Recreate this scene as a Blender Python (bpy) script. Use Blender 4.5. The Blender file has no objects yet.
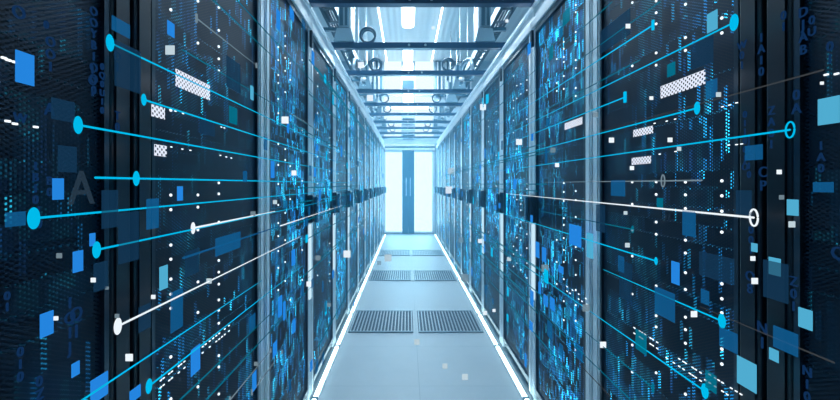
LAMP_W = 90; DOOR_W = 75; HAZE = 0.09; SERVER_GAIN = 4.0
import bpy, bmesh, math, random
from mathutils import Vector, Matrix
random.seed(11)
SC = bpy.context.scene
COL = SC.collection
CAM_H = 1.21
FACE = {-1: -0.54, 1: 0.70}      # x of the two rows of rack fronts
Y0, PITCH, NR = 0.06, 0.735, 13  # rack boundaries along the aisle
RACK_H = 2.10
END = 9.82                       # the wall with the glass doors
MID = 0.075                      # centre line of the aisle
CEIL = 4.18

# ------------------------------------------------------------- materials
def mat(name):
    m = bpy.data.materials.new(name); m.use_nodes = True
    nt = m.node_tree; nt.nodes.clear()
    o = nt.nodes.new('ShaderNodeOutputMaterial')
    return m, nt, o
def N(nt, t, **kw):
    n = nt.nodes.new(t)
    for k, v in kw.items(): setattr(n, k, v)
    return n
def math_node(nt, op, a, b=None):
    n = N(nt, 'ShaderNodeMath', operation=op)
    for i, v in enumerate((a, b)):
        if v is None: continue
        if hasattr(v, 'links') or hasattr(v, 'node'): nt.links.new(v, n.inputs[i])
        else: n.inputs[i].default_value = v
    return n.outputs[0]
def principled(name, col, rough=.5, metal=0., spec=.5, noise=0., nscale=20., bump=0.):
    m, nt, o = mat(name)
    p = N(nt, 'ShaderNodeBsdfPrincipled')
    p.inputs['Base Color'].default_value = (*col, 1); p.inputs['Roughness'].default_value = rough
    p.inputs['Metallic'].default_value = metal; p.inputs['Specular IOR Level'].default_value = spec
    if noise or bump:
        tc = N(nt, 'ShaderNodeTexCoord'); tx = N(nt, 'ShaderNodeTexNoise')
        tx.inputs['Scale'].default_value = nscale; tx.inputs['Detail'].default_value = 4
        nt.links.new(tc.outputs['Object'], tx.inputs['Vector'])
        if noise:
            mx = N(nt, 'ShaderNodeMix', data_type='RGBA')
            mx.inputs['A'].default_value = (*[c*(1-noise) for c in col], 1)
            mx.inputs['B'].default_value = (*[min(1, c*(1+noise)) for c in col], 1)
            nt.links.new(tx.outputs['Fac'], mx.inputs['Factor']); nt.links.new(mx.outputs['Result'], p.inputs['Base Color'])
        if bump:
            b = N(nt, 'ShaderNodeBump'); b.inputs['Strength'].default_value = bump; b.inputs['Distance'].default_value = .003
            nt.links.new(tx.outputs['Fac'], b.inputs['Height']); nt.links.new(b.outputs['Normal'], p.inputs['Normal'])
    nt.links.new(p.outputs[0], o.inputs[0])
    return m
def emit(name, col, s=1., alpha=1.):
    m, nt, o = mat(name)
    e = N(nt, 'ShaderNodeEmission'); e.inputs[0].default_value = (*col, 1); e.inputs[1].default_value = s
    if alpha < 1:
        t = N(nt, 'ShaderNodeBsdfTransparent'); mx = N(nt, 'ShaderNodeMixShader'); mx.inputs[0].default_value = alpha
        nt.links.new(t.outputs[0], mx.inputs[1]); nt.links.new(e.outputs[0], mx.inputs[2]); nt.links.new(mx.outputs[0], o.inputs[0])
    else: nt.links.new(e.outputs[0], o.inputs[0])
    return m

def perforated_metal():
    # dark sheet metal with staggered round holes (the holes are open: what stands behind shows through)
    m, nt, o = mat('perforated_metal')
    g = N(nt, 'ShaderNodeNewGeometry'); s = N(nt, 'ShaderNodeSeparateXYZ'); nt.links.new(g.outputs['Position'], s.inputs[0])
    k = 2*math.pi/.0135
    a = math_node(nt, 'SINE', math_node(nt, 'MULTIPLY', s.outputs['Y'], k))
    b = math_node(nt, 'SINE', math_node(nt, 'MULTIPLY', s.outputs['Z'], k*1.8))
    hole = math_node(nt, 'GREATER_THAN', math_node(nt, 'MULTIPLY', a, b), .06)
    p = N(nt, 'ShaderNodeBsdfPrincipled'); p.inputs['Base Color'].default_value = (.008, .032, .066, 1)
    p.inputs['Metallic'].default_value = .5; p.inputs['Roughness'].default_value = .5
    t = N(nt, 'ShaderNodeBsdfTransparent'); mx = N(nt, 'ShaderNodeMixShader')
    nt.links.new(hole, mx.inputs[0]); nt.links.new(p.outputs[0], mx.inputs[1]); nt.links.new(t.outputs[0], mx.inputs[2])
    nt.links.new(mx.outputs[0], o.inputs[0])
    return m
def server_face(gain, more=0.):
    # fronts of the servers: black units with seams, and small glowing blue cells added to wash the racks in blue light
    m, nt, o = mat('server_front')
    g = N(nt, 'ShaderNodeNewGeometry'); s = N(nt, 'ShaderNodeSeparateXYZ'); nt.links.new(g.outputs['Position'], s.inputs[0])
    def cells(dy, dz, thr, seed):
        cy = math_node(nt, 'FLOOR', math_node(nt, 'DIVIDE', s.outputs['Y'], dy))
        wob = N(nt, 'ShaderNodeTexWhiteNoise', noise_dimensions='1D'); nt.links.new(cy, wob.inputs['W'])
        zz = math_node(nt, 'ADD', math_node(nt, 'DIVIDE', s.outputs['Z'], dz), wob.outputs['Value'])
        cz = math_node(nt, 'FLOOR', zz)
        c = N(nt, 'ShaderNodeCombineXYZ'); nt.links.new(cy, c.inputs[0]); nt.links.new(cz, c.inputs[1]); nt.links.new(s.outputs['X'], c.inputs[2])
        c.inputs[2].default_value = seed
        w = N(nt, 'ShaderNodeTexWhiteNoise', noise_dimensions='3D'); nt.links.new(c.outputs[0], w.inputs['Vector'])
        on = math_node(nt, 'GREATER_THAN', w.outputs['Value'], thr)
        fy = math_node(nt, 'FRACT', math_node(nt, 'DIVIDE', s.outputs['Y'], dy))
        fill = math_node(nt, 'LESS_THAN', fy, .62)
        return math_node(nt, 'MULTIPLY', on, fill), w.outputs['Color']
    tx = N(nt, 'ShaderNodeTexNoise'); tx.inputs['Scale'].default_value = 2.6; tx.inputs['Detail'].default_value = 3
    nt.links.new(g.outputs['Position'], tx.inputs['Vector'])
    patch = N(nt, 'ShaderNodeMapRange'); patch.inputs['From Min'].default_value = .42; patch.inputs['From Max'].default_value = .68
    nt.links.new(tx.outputs['Fac'], patch.inputs['Value'])
    on1, c1 = cells(.017, .05, .78-more, 1.); on2, c2 = cells(.045, .14, .84-more, 7.)
    sep = N(nt, 'ShaderNodeSeparateColor'); nt.links.new(c1, sep.inputs[0])
    ramp = N(nt, 'ShaderNodeValToRGB')
    e = ramp.color_ramp.elements
    e[0].position = 0; e[0].color = (.004, .03, .12, 1); e[1].position = 1; e[1].color = (.03, .62, .95, 1)
    x = ramp.color_ramp.elements.new(.6); x.color = (.004, .18, .46, 1)
    nt.links.new(sep.outputs[1], ramp.inputs[0])
    amount = math_node(nt, 'ADD', math_node(nt, 'MULTIPLY', on1, math_node(nt, 'ADD', patch.outputs[0], .22)), math_node(nt, 'MULTIPLY', on2, math_node(nt, 'MULTIPLY', patch.outputs[0], .5)))
    on3, c3 = cells(.19, .11, .60-more, 3.); on4, c4 = cells(.31, .07, .80-more, 5.)
    amount = math_node(nt, 'ADD', amount, math_node(nt, 'MULTIPLY', math_node(nt, 'ADD', on3, on4), .10+more*.6))
    em = N(nt, 'ShaderNodeEmission'); nt.links.new(ramp.outputs[0], em.inputs[0])
    nt.links.new(math_node(nt, 'MULTIPLY', amount, gain), em.inputs[1])
    p = N(nt, 'ShaderNodeBsdfPrincipled'); p.inputs['Base Color'].default_value = (.012, .022, .038, 1); p.inputs['Roughness'].default_value = .45
    ad = N(nt, 'ShaderNodeAddShader'); nt.links.new(p.outputs[0], ad.inputs[0]); nt.links.new(em.outputs[0], ad.inputs[1])
    nt.links.new(ad.outputs[0], o.inputs[0])
    return m
def perforated_light():
    m, nt, o = mat('perforated_light')
    g = N(nt, 'ShaderNodeNewGeometry'); s = N(nt, 'ShaderNodeSeparateXYZ'); nt.links.new(g.outputs['Position'], s.inputs[0])
    a = math_node(nt, 'SINE', math_node(nt, 'MULTIPLY', s.outputs['Y'], 2*math.pi/.0135))
    b = math_node(nt, 'SINE', math_node(nt, 'MULTIPLY', s.outputs['Z'], 2*math.pi/.0105))
    hole = math_node(nt, 'GREATER_THAN', math_node(nt, 'MULTIPLY', a, b), .12)
    e = N(nt, 'ShaderNodeEmission'); e.inputs[0].default_value = (.80, .86, 1, 1); e.inputs[1].default_value = 1.0
    p = N(nt, 'ShaderNodeBsdfTransparent'); mx = N(nt, 'ShaderNodeMixShader')
    nt.links.new(hole, mx.inputs[0]); nt.links.new(e.outputs[0], mx.inputs[1]); nt.links.new(p.outputs[0], mx.inputs[2]); nt.links.new(mx.outputs[0], o.inputs[0])
    return m
def floor_material():
    m, nt, o = mat('floor_tile')
    g = N(nt, 'ShaderNodeNewGeometry')
    tx = N(nt, 'ShaderNodeTexNoise'); tx.inputs['Scale'].default_value = 9; tx.inputs['Detail'].default_value = 5
    nt.links.new(g.outputs['Position'], tx.inputs['Vector'])
    sx = N(nt, 'ShaderNodeSeparateXYZ'); nt.links.new(g.outputs['Position'], sx.inputs[0])
    def seam(sock, off, per):
        f = math_node(nt, 'FRACT', math_node(nt, 'DIVIDE', math_node(nt, 'ADD', sock, off), per))
        d = math_node(nt, 'ABSOLUTE', math_node(nt, 'SUBTRACT', f, .5))
        return math_node(nt, 'GREATER_THAN', d, .5-.0035)
    sm = math_node(nt, 'MAXIMUM', seam(sx.outputs['X'], 6-.0735, .6), seam(sx.outputs['Y'], 6-.13, .593))
    base = N(nt, 'ShaderNodeMix', data_type='RGBA')
    base.inputs['A'].default_value = (.30, .375, .42, 1); base.inputs['B'].default_value = (.355, .43, .475, 1)
    nt.links.new(tx.outputs['Fac'], base.inputs['Factor'])
    mx = N(nt, 'ShaderNodeMix', data_type='RGBA'); mx.inputs['B'].default_value = (.24, .31, .36, 1)
    nt.links.new(sm, mx.inputs['Factor']); nt.links.new(base.outputs['Result'], mx.inputs['A'])
    p = N(nt, 'ShaderNodeBsdfPrincipled'); p.inputs['Roughness'].default_value = .48
    nt.links.new(mx.outputs['Result'], p.inputs['Base Color']); nt.links.new(p.outputs[0], o.inputs[0])
    return m
def ceiling_material():
    m, nt, o = mat('ceiling_sheet')
    g = N(nt, 'ShaderNodeNewGeometry'); s = N(nt, 'ShaderNodeSeparateXYZ'); nt.links.new(g.outputs['Position'], s.inputs[0])
    w = math_node(nt, 'SINE', math_node(nt, 'MULTIPLY', s.outputs['X'], 2*math.pi/.11))
    b = N(nt, 'ShaderNodeBump'); b.inputs['Strength'].default_value = .25; b.inputs['Distance'].default_value = .01; nt.links.new(w, b.inputs['Height'])
    p = N(nt, 'ShaderNodeBsdfPrincipled'); p.inputs['Base Color'].default_value = (.74, .84, .88, 1); p.inputs['Roughness'].default_value = .45
    nt.links.new(b.outputs[0], p.inputs['Normal']); nt.links.new(p.outputs[0], o.inputs[0])
    return m

M = {
 'floor': floor_material(), 'ceiling': ceiling_material(), 'perforated': perforated_metal(), 'server': server_face(SERVER_GAIN), 'server_dim': server_face(.9), 'server_bright': server_face(SERVER_GAIN*2.5, .12),
 'wall': principled('wall_paint', (.40, .55, .64), .6, noise=.06, nscale=3), 'side_wall': principled('side_wall_paint', (.20, .30, .37), .7, noise=.08, nscale=2),
 'rack': principled('rack_steel', (.016, .028, .045), .38, .3, noise=.2, nscale=6),
 'frame': principled('door_frame_steel', (.03, .06, .09), .3, .4),
 'upright': principled('upright_aluminium', (.76, .85, .90), .32, .05, noise=.05, nscale=9),
 'upright_dark': principled('upright_darkened', (.012, .022, .035), .35, .2, noise=.1, nscale=9),  # near uprights: shade of the dim near end put into the colour
 'header': principled('header_enamel', (.90, .94, .96), .35, noise=.03, nscale=8),
 'handle': principled('handle_plastic', (.008, .022, .045), .3), 'lever': principled('lever_metal', (.05, .25, .40), .25, .6),
 'beam': principled('beam_paint', (.008, .045, .12), .32, .2, noise=.15, nscale=7),
 'tray': principled('tray_steel', (.035, .11, .17), .4, .4, noise=.1, nscale=9), 'box': principled('box_paint', (.17, .30, .39), .45, noise=.08, nscale=9),
 'box_light': principled('box_pale', (.66, .76, .82), .4), 'cable': principled('cable_rubber', (.03, .07, .11), .45), 'pipe': principled('pipe_steel', (.42, .55, .63), .25, .6),
 'recess': principled('vent_recess', (.006, .016, .03), .7), 'grille': principled('vent_bar', (.27, .37, .44), .35, .1),
 'post': principled('door_post', (.008, .04, .08), .35, .2), 'steel': principled('brushed_steel', (.6, .68, .72), .3, .8),
 'slat': principled('louvre_slat', (.70, .78, .84), .4), 'louvre': principled('louvre_back', (.07, .17, .25), .5),
 'strip': emit('led_strip', (.62, .92, 1), 8.0), 'lamp': emit('lamp_diffuser', (.86, .96, 1), 6.0), 'sheen': emit('upright_sheen', (.62, .86, 1), 1.0),
 'rail_light': emit('rail_light', (.85, .96, 1), 7.0), 'pane': emit('lit_frosted_glass', (.66, .90, 1), 2.1), 'window': emit('lit_window', (.80, .94, 1), 1.25),
 'led': emit('indicator', (.86, .95, 1), 1.3),
 'clip': principled('strip_clip', (.05, .12, .17), .4),
 'perforated_light': perforated_light(),
}
LOOK = {  # light of the floating figures: (colour, strength, opacity)
 'cyan': ((.0, .55, .92), .9, .92), 'teal': ((.0, .33, .52), .5, .6), 'blue': ((.01, .19, .50), .55, .55), 'azure': ((.02, .26, .82), .9, .9), 'white': ((.86, .94, 1), 1.0, 1),
 'pale': ((.66, .82, .90), .8, .85), 'grey': ((.34, .48, .57), .55, .6), 'dim': ((.16, .18, .20), .3, .6), 'slate': ((.015, .085, .20), .45, .5),
}
for k, (c, s, a) in LOOK.items(): M['glow_'+k] = emit('glow_'+k, c, s, a)
M['glow_cyan_tile'] = emit('glow_cyan_tile', (.10, .52, .80), .8, .88)
M['glyph'] = emit('glow_glyph', (.010, .060, .20), .45, .85)
M['glyph_grey'] = emit('glow_glyph_grey', (.06, .12, .19), .4, .45)

# ------------------------------------------------------------- mesh helpers
def box(bm, x0, x1, y0, y1, z0, z1, bev=0.):
    r = bmesh.ops.create_cube(bm, size=1.)
    sx, sy, sz = abs(x1-x0), abs(y1-y0), abs(z1-z0)
    for v in r['verts']: v.co = Vector((v.co.x*sx+(x0+x1)/2, v.co.y*sy+(y0+y1)/2, v.co.z*sz+(z0+z1)/2))
    if bev:
        es = {e for v in r['verts'] for e in v.link_edges}
        bmesh.ops.bevel(bm, geom=list(es), offset=bev, segments=2, affect='EDGES', profile=.6)
def rod(bm, a, b, r0, r1=None, seg=8):
    a, b = Vector(a), Vector(b); d = b-a
    q = d.to_track_quat('Z', 'Y').to_matrix().to_4x4()
    bmesh.ops.create_cone(bm, cap_ends=True, segments=seg, radius1=r0, radius2=r0 if r1 is None else r1, depth=d.length, matrix=Matrix.Translation((a+b)/2) @ q)
def tube(bm, pts, r, seg=8, closed=False):
    pts = [Vector(p) for p in pts]; n = len(pts); rings = []
    for i, p in enumerate(pts):
        t = (pts[(i+1) % n]-pts[i-1]) if closed else (pts[min(i+1, n-1)]-pts[max(i-1, 0)])
        q = t.to_track_quat('Z', 'Y')
        rings.append([bm.verts.new(p + q @ Vector((r*math.cos(a), r*math.sin(a), 0))) for a in [2*math.pi*j/seg for j in range(seg)]])
    for i in range(n if closed else n-1):
        A, B = rings[i], rings[(i+1) % n]
        off = 0
        if closed and i == n-1: off = min(range(seg), key=lambda o: sum((A[j].co-B[(j+o) % seg].co).length for j in range(seg)))
        for j in range(seg): bm.faces.new((A[j], A[(j+1) % seg], B[(j+1+off) % seg], B[(j+off) % seg]))
    if not closed: bm.faces.new(rings[0][::-1]); bm.faces.new(rings[-1])
def obj(name, bm, m, parent=None, smooth=False):
    me = bpy.data.meshes.new(name); bmesh.ops.recalc_face_normals(bm, faces=bm.faces[:]); bm.to_mesh(me); bm.free()
    if smooth:
        for p in me.polygons: p.use_smooth = True
    me.materials.append(M[m] if isinstance(m, str) else m)
    o = bpy.data.objects.new(name, me); COL.objects.link(o)
    if parent: o.parent = parent
    return o
def made(name, fn, m, parent=None, smooth=False):
    bm = bmesh.new(); fn(bm); return obj(name, bm, m, parent, smooth)
def tag(o, label, cat, group=None):
    o['label'] = label; o['category'] = cat
    if group: o['group'] = group
    return o
def thing(name, label, cat, loc, group=None):
    o = bpy.data.objects.new(name, None); o.empty_display_size = .05; COL.objects.link(o); o.location = loc
    return tag(o, label, cat, group)
def struct(name, fn, m, parent=None):
    o = made(name, fn, m, parent)
    if not parent: o['kind'] = 'structure'
    return o
def copied(o, parent=None, loc=None):
    c = o.copy(); COL.objects.link(c)
    if parent: c.parent = parent
    if loc is not None: c.location = loc
    return c
def tree(o, loc, label, parent=None):
    c = copied(o, parent, loc)
    if parent is None: c['label'] = label
    for ch in list(o.children): tree(ch, ch.location, None, c)
    return c
ORD = 'first second third fourth fifth sixth seventh eighth ninth tenth eleventh twelfth thirteenth fourteenth fifteenth sixteenth seventeenth eighteenth nineteenth twentieth'.split()
SIDE = {-1: 'left', 1: 'right'}
def nth(k, n):   # how far from the camera a rack stands, of n
    return ORD[k]
def rack_at(y): return max(0, min(NR-1, int((y-Y0)//PITCH)))
TRAILS_LEFT = [
    (0.67, 1.443, 0.67, 5.526, 'cyan', 'disc', 0.0281),
    (0.605, 1.298, 0.605, 6.028, 'cyan', 'disc', 0.0268),
    (0.756, 1.367, 0.756, 4.421, 'cyan', 'disc', 0.0223),
    (0.533, 1.165, 0.533, 6.028, 'cyan', 'disc', 0.0289),
    (0.641, 1.106, 0.641, 2.763, 'cyan', 'disc', 0.0268),
    (0.735, 1.22, 0.638, 7.958, 'cyan', 'disc', 0.0272),
    (0.688, 0.969, 0.688, 1.859, 'white', 'disc', 0.0288),
    (0.771, 0.826, 0.771, 1.913, 'cyan', 'disc', 0.0285),
    (0.612, 0.884, 0.612, 1.372, 'cyan', 'none', 0.0),
    (0.945, 1.596, 0.945, 1.322, 'grey', 'square', 0.0209),
    (0.93, 1.109, 0.93, 1.507, 'white', 'disc', 0.0275),
    (0.888, 1.503, 0.888, 3.209, 'teal', 'none', 0.0),
    (1.025, 1.675, 1.025, 2.763, 'teal', 'none', 0.0),
    (1.17, 1.74, 1.17, 2.763, 'teal', 'none', 0.0),
    (1.124, 0.612, 1.124, 1.459, 'grey', 'square', 0.0194),
    (1.283, 0.552, 1.283, 1.592, 'grey', 'square', 0.019),
    (0.876, 0.744, 0.876, 2.051, 'teal', 'none', 0.0),
    (0.99, 0.683, 0.99, 2.34, 'teal', 'none', 0.0),
    (0.888, 1.048, 0.888, 2.763, 'blue', 'none', 0.0),
    (1.566, 1.048, 1.566, 3.061, 'white', 'none', 0.0),
    (1.7, 1.507, 1.7, 2.456, 'grey', 'none', 0.0),
]
TRAILS_RIGHT = [
    (0.807, 1.531, 0.807, 2.838, 'cyan', 'disc', 0.0338),
    (1.073, 1.63, 1.073, 2.838, 'cyan', 'square', 0.0264),
    (0.91, 1.38, 0.91, 3.615, 'cyan', 'disc', 0.0291),
    (1.211, 1.469, 1.211, 2.838, 'cyan', 'square', 0.0328),
    (0.689, 1.302, 0.689, 4.189, 'cyan', 'ring', 0.0288),
    (0.761, 1.147, 0.761, 2.666, 'white', 'ring', 0.0337),
    (1.031, 1.218, 0.895, 1.912, 'grey', 'ring', 0.033),
    (1.17, 1.079, 1.17, 1.984, 'teal', 'disc', 0.0231),
    (1.06, 1.009, 1.06, 3.615, 'cyan', 'disc', 0.0209),
    (0.838, 0.927, 0.838, 1.346, 'cyan', 'disc', 0.031),
    (0.886, 0.758, 0.886, 2.335, 'cyan', 'disc', 0.0327),
    (1.073, 0.671, 1.073, 2.335, 'teal', 'square', 0.0238),
    (1.178, 0.583, 1.178, 2.335, 'teal', 'none', 0.0),
    (0.634, 1.388, 0.634, 1.367, 'dim', 'none', 0.0),
    (1.043, 1.678, 1.043, 2.335, 'teal', 'none', 0.0),
    (1.287, 1.787, 1.287, 2.513, 'teal', 'none', 0.0),
    (1.133, 1.556, 1.133, 2.838, 'teal', 'none', 0.0),
    (1.287, 0.531, 1.287, 1.725, 'dim', 'none', 0.0),
    (0.618, 0.938, 0.618, 0.901, 'dim', 'none', 0.0),
]
# (side, y0, y1, z0, z1, look)
TILES = [
    (-1, 0.507, 0.532, 1.338, 1.378, 'azure'),
    (-1, 0.56, 0.599, 1.3, 1.33, 'slate'),
    (-1, 0.825, 0.85, 1.515, 1.544, 'azure'),
    (-1, 0.861, 1.01, 1.418, 1.455, 'perforated'),
    (-1, 0.783, 0.825, 1.341, 1.364, 'perforated'),
    (-1, 1.267, 1.292, 1.475, 1.519, 'cyan'),
    (-1, 1.124, 1.177, 1.38, 1.428, 'teal'),
    (-1, 0.562, 0.58, 1.188, 1.218, 'azure'),
    (-1, 0.592, 0.61, 1.08, 1.111, 'azure'),
    (-1, 0.63, 0.641, 1.113, 1.133, 'azure'),
    (-1, 0.783, 0.822, 1.265, 1.287, 'perforated'),
    (-1, 0.867, 0.888, 1.174, 1.205, 'azure'),
    (-1, 0.762, 0.799, 1.124, 1.182, 'blue'),
    (-1, 1.396, 1.431, 1.328, 1.374, 'blue'),
    (-1, 1.457, 1.496, 1.232, 1.294, 'azure'),
    (-1, 0.541, 0.561, 1.004, 1.036, 'azure'),
    (-1, 0.594, 0.608, 0.926, 0.946, 'azure'),
    (-1, 0.632, 0.668, 0.865, 0.903, 'azure'),
    (-1, 0.713, 0.742, 0.823, 0.845, 'azure'),
    (-1, 0.925, 0.966, 0.77, 0.831, 'azure'),
    (-1, 0.805, 0.832, 0.998, 1.045, 'cyan'),
    (-1, 0.843, 0.888, 0.899, 0.984, 'blue'),
    (-1, 1.206, 1.236, 1.216, 1.249, 'blue'),
    (-1, 1.474, 1.519, 0.576, 0.628, 'azure'),
    (-1, 1.283, 1.317, 0.55, 0.608, 'azure'),
    (-1, 0.648, 0.684, 1.138, 1.2, 'slate'),
    (-1, 0.679, 0.745, 1.375, 1.452, 'slate'),
    (-1, 0.67, 0.713, 1.465, 1.489, 'blue'),
    (-1, 1.519, 1.566, 1.795, 1.871, 'azure'),
    (-1, 1.686, 1.745, 1.903, 1.953, 'azure'),
    (-1, 1.267, 1.317, 0.745, 0.793, 'blue'),
    (1, 0.985, 1.015, 1.476, 1.508, 'teal'),
    (1, 0.886, 1.041, 1.429, 1.46, 'perforated'),
    (1, 1.503, 1.67, 1.432, 1.459, 'perforated'),
    (1, 1.077, 1.17, 1.345, 1.365, 'perforated'),
    (1, 1.077, 1.168, 1.265, 1.285, 'perforated'),
    (1, 0.851, 0.88, 1.536, 1.577, 'cyan'),
    (1, 0.607, 0.639, 1.302, 1.343, 'cyan'),
    (1, 0.673, 0.693, 1.157, 1.184, 'cyan'),
    (1, 0.754, 0.767, 1.083, 1.099, 'cyan'),
    (1, 0.709, 0.732, 1.048, 1.079, 'cyan'),
    (1, 1.422, 1.474, 0.946, 1.035, 'cyan'),
    (1, 0.913, 0.956, 1.09, 1.148, 'blue'),
    (1, 1.035, 1.06, 1.148, 1.174, 'teal'),
    (1, 1.1, 1.152, 0.744, 0.8, 'teal'),
    (1, 0.981, 1.06, 0.874, 0.944, 'blue'),
    (1, 0.648, 0.671, 0.975, 1.007, 'cyan'),
    (1, 0.756, 0.8, 0.819, 0.873, 'cyan'),
    (1, 0.709, 0.727, 0.897, 0.918, 'cyan'),
    (1, 0.849, 0.88, 0.77, 0.808, 'teal'),
    (1, 0.743, 0.781, 1.255, 1.283, 'blue'),
    (1, 0.672, 0.717, 0.923, 0.961, 'blue'),
    (1, 0.854, 0.886, 1.394, 1.433, 'blue'),
    (1, 1.619, 1.692, 1.862, 1.919, 'teal'),
    (1, 1.808, 1.858, 1.77, 1.833, 'teal'),
    (1, 1.216, 1.251, 0.943, 0.991, 'blue'),
    (1, 0.877, 0.901, 0.947, 0.978, 'blue'),
    (1, 1.808, 1.872, 0.512, 0.585, 'blue'),
    (1, 1.508, 1.571, 0.543, 0.6, 'blue'),
    (1, 0.621, 0.652, 1.197, 1.213, 'blue'),
    (1, 0.967, 0.996, 0.968, 1.022, 'azure'),
    (1, 1.326, 1.389, 1.05, 1.14, 'slate'),
    (1, 1.173, 1.245, 0.865, 0.978, 'slate'),
    (1, 0.769, 0.805, 1.15, 1.198, 'slate'),
    (1, 0.805, 0.901, 1.009, 1.061, 'slate'),
    (1, 0.689, 0.737, 1.006, 1.073, 'slate'),
    (1, 0.797, 0.843, 0.875, 0.915, 'blue'),
    (-1, 0.688, 0.74, 1.073, 1.161, 'slate'),
    (-1, 0.636, 0.665, 1.04, 1.085, 'slate'),
    (-1, 0.573, 0.605, 1.227, 1.265, 'slate'),
    (-1, 0.496, 0.522, 1.157, 1.175, 'blue'),
    (-1, 0.745, 0.78, 0.936, 0.983, 'slate'),
    (-1, 1.036, 1.191, 1.024, 1.071, 'blue'),
    (-1, 0.9, 0.961, 1.002, 1.059, 'slate'),
    (-1, 1.099, 1.191, 1.475, 1.559, 'slate'),
    (-1, 0.961, 1.036, 1.33, 1.367, 'slate'),
    (1, 1.183, 1.367, 1.647, 1.723, 'slate'),
    (1, 0.865, 0.933, 1.471, 1.528, 'slate'),
    (1, 1.205, 1.287, 1.173, 1.222, 'blue'),
    (1, 1.508, 1.619, 0.972, 1.052, 'azure'),
]
# (x, y, z, size, look)
CHIPS = [
    (-0.46, 0.788, 1.47, 0.0175, 'pale'),
    (-0.49, 1.631, 1.467, 0.0281, 'white'),
    (-0.49, 0.572, 1.109, 0.007, 'grey'),
    (-0.49, 0.634, 1.06, 0.007, 'white'),
    (-0.46, 0.532, 1.034, 0.0052, 'white'),
    (-0.49, 0.663, 1.04, 0.0049, 'grey'),
    (-0.49, 0.686, 0.987, 0.0068, 'grey'),
    (-0.49, 0.716, 0.904, 0.0123, 'white'),
    (-0.49, 1.292, 1.115, 0.0159, 'grey'),
    (-0.49, 1.507, 1.143, 0.0148, 'pale'),
    (-0.49, 1.005, 0.97, 0.0124, 'pale'),
    (-0.49, 0.784, 0.992, 0.0077, 'white'),
    (-0.46, 1.237, 0.662, 0.0122, 'grey'),
    (0.62, 1.139, 1.653, 0.0126, 'white'),
    (0.62, 1.03, 1.428, 0.0089, 'white'),
    (0.65, 1.399, 1.449, 0.0172, 'grey'),
    (0.62, 0.808, 1.388, 0.009, 'pale'),
    (0.65, 0.636, 1.368, 0.0047, 'white'),
    (0.62, 1.231, 1.343, 0.0152, 'white'),
    (0.62, 0.957, 1.314, 0.0106, 'white'),
    (0.65, 0.97, 1.294, 0.0096, 'pale'),
    (0.62, 1.119, 1.254, 0.011, 'white'),
    (0.62, 1.152, 1.128, 0.0099, 'pale'),
    (0.62, 1.142, 1.038, 0.0127, 'pale'),
    (0.65, 0.709, 1.231, 0.0079, 'white'),
    (0.62, 0.672, 1.188, 0.0074, 'grey'),
    (0.62, 0.654, 1.145, 0.0097, 'pale'),
    (0.65, 0.763, 1.07, 0.0085, 'white'),
    (0.65, 1.346, 0.677, 0.0199, 'white'),
    (0.62, 0.877, 0.929, 0.013, 'white'),
    (0.62, 1.406, 0.781, 0.0242, 'grey'),
    (0.62, 0.724, 1.037, 0.0107, 'white'),
    (0.65, 1.912, 0.814, 0.033, 'grey'),
    (0.65, 2.587, 0.732, 0.0255, 'pale'),
    (0.62, 2.893, 0.309, 0.0214, 'white'),
    (0.65, 3.383, 0.135, 0.0333, 'white'),
    (0.65, 4.59, 0.147, 0.0904, 'grey'),
    (0.65, 2.356, 1.454, 0.0348, 'white'),
    (0.65, 3.472, 1.868, 0.0513, 'white'),
    (0.65, 5.998, 1.402, 0.0886, 'pale'),
    (0.65, 6.283, 1.117, 0.1083, 'white'),
    (0.65, 4.887, 0.536, 0.0602, 'grey'),
    (0.62, 3.448, 0.726, 0.034, 'white'),
    (-0.46, 1.653, 1.255, 0.0204, 'white'),
    (-0.46, 2.098, 0.828, 0.0258, 'grey'),
    (-0.49, 3.316, 0.638, 0.0572, 'white'),
    (-0.49, 2.03, 0.71, 0.025, 'white'),
    (-0.49, 2.551, 0.45, 0.0251, 'grey'),
    (-0.237, 2.6, 1.761, 0.0384, 'white'),
    (-0.295, 2.6, 1.972, 0.0384, 'white'),
    (0.65, 1.808, 1.361, 0.0223, 'grey'),
    (0.65, 1.759, 1.292, 0.0173, 'white'),
    (0.167, 2.6, 2.209, 0.0192, 'white'),
    (0.64, 2.6, 2.254, 0.0192, 'white'),
    (-0.187, 4.0, 0.481, 0.069, 'pale'),
    (0.059, 2.4, 0.276, 0.0325, 'pale'),
    (0.215, 2.3, 0.179, 0.0283, 'pale'),
    (0.3, 2.1, 0.212, 0.031, 'pale'),
    (-0.248, 3.6, 0.51, 0.0355, 'grey'),
]
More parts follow.
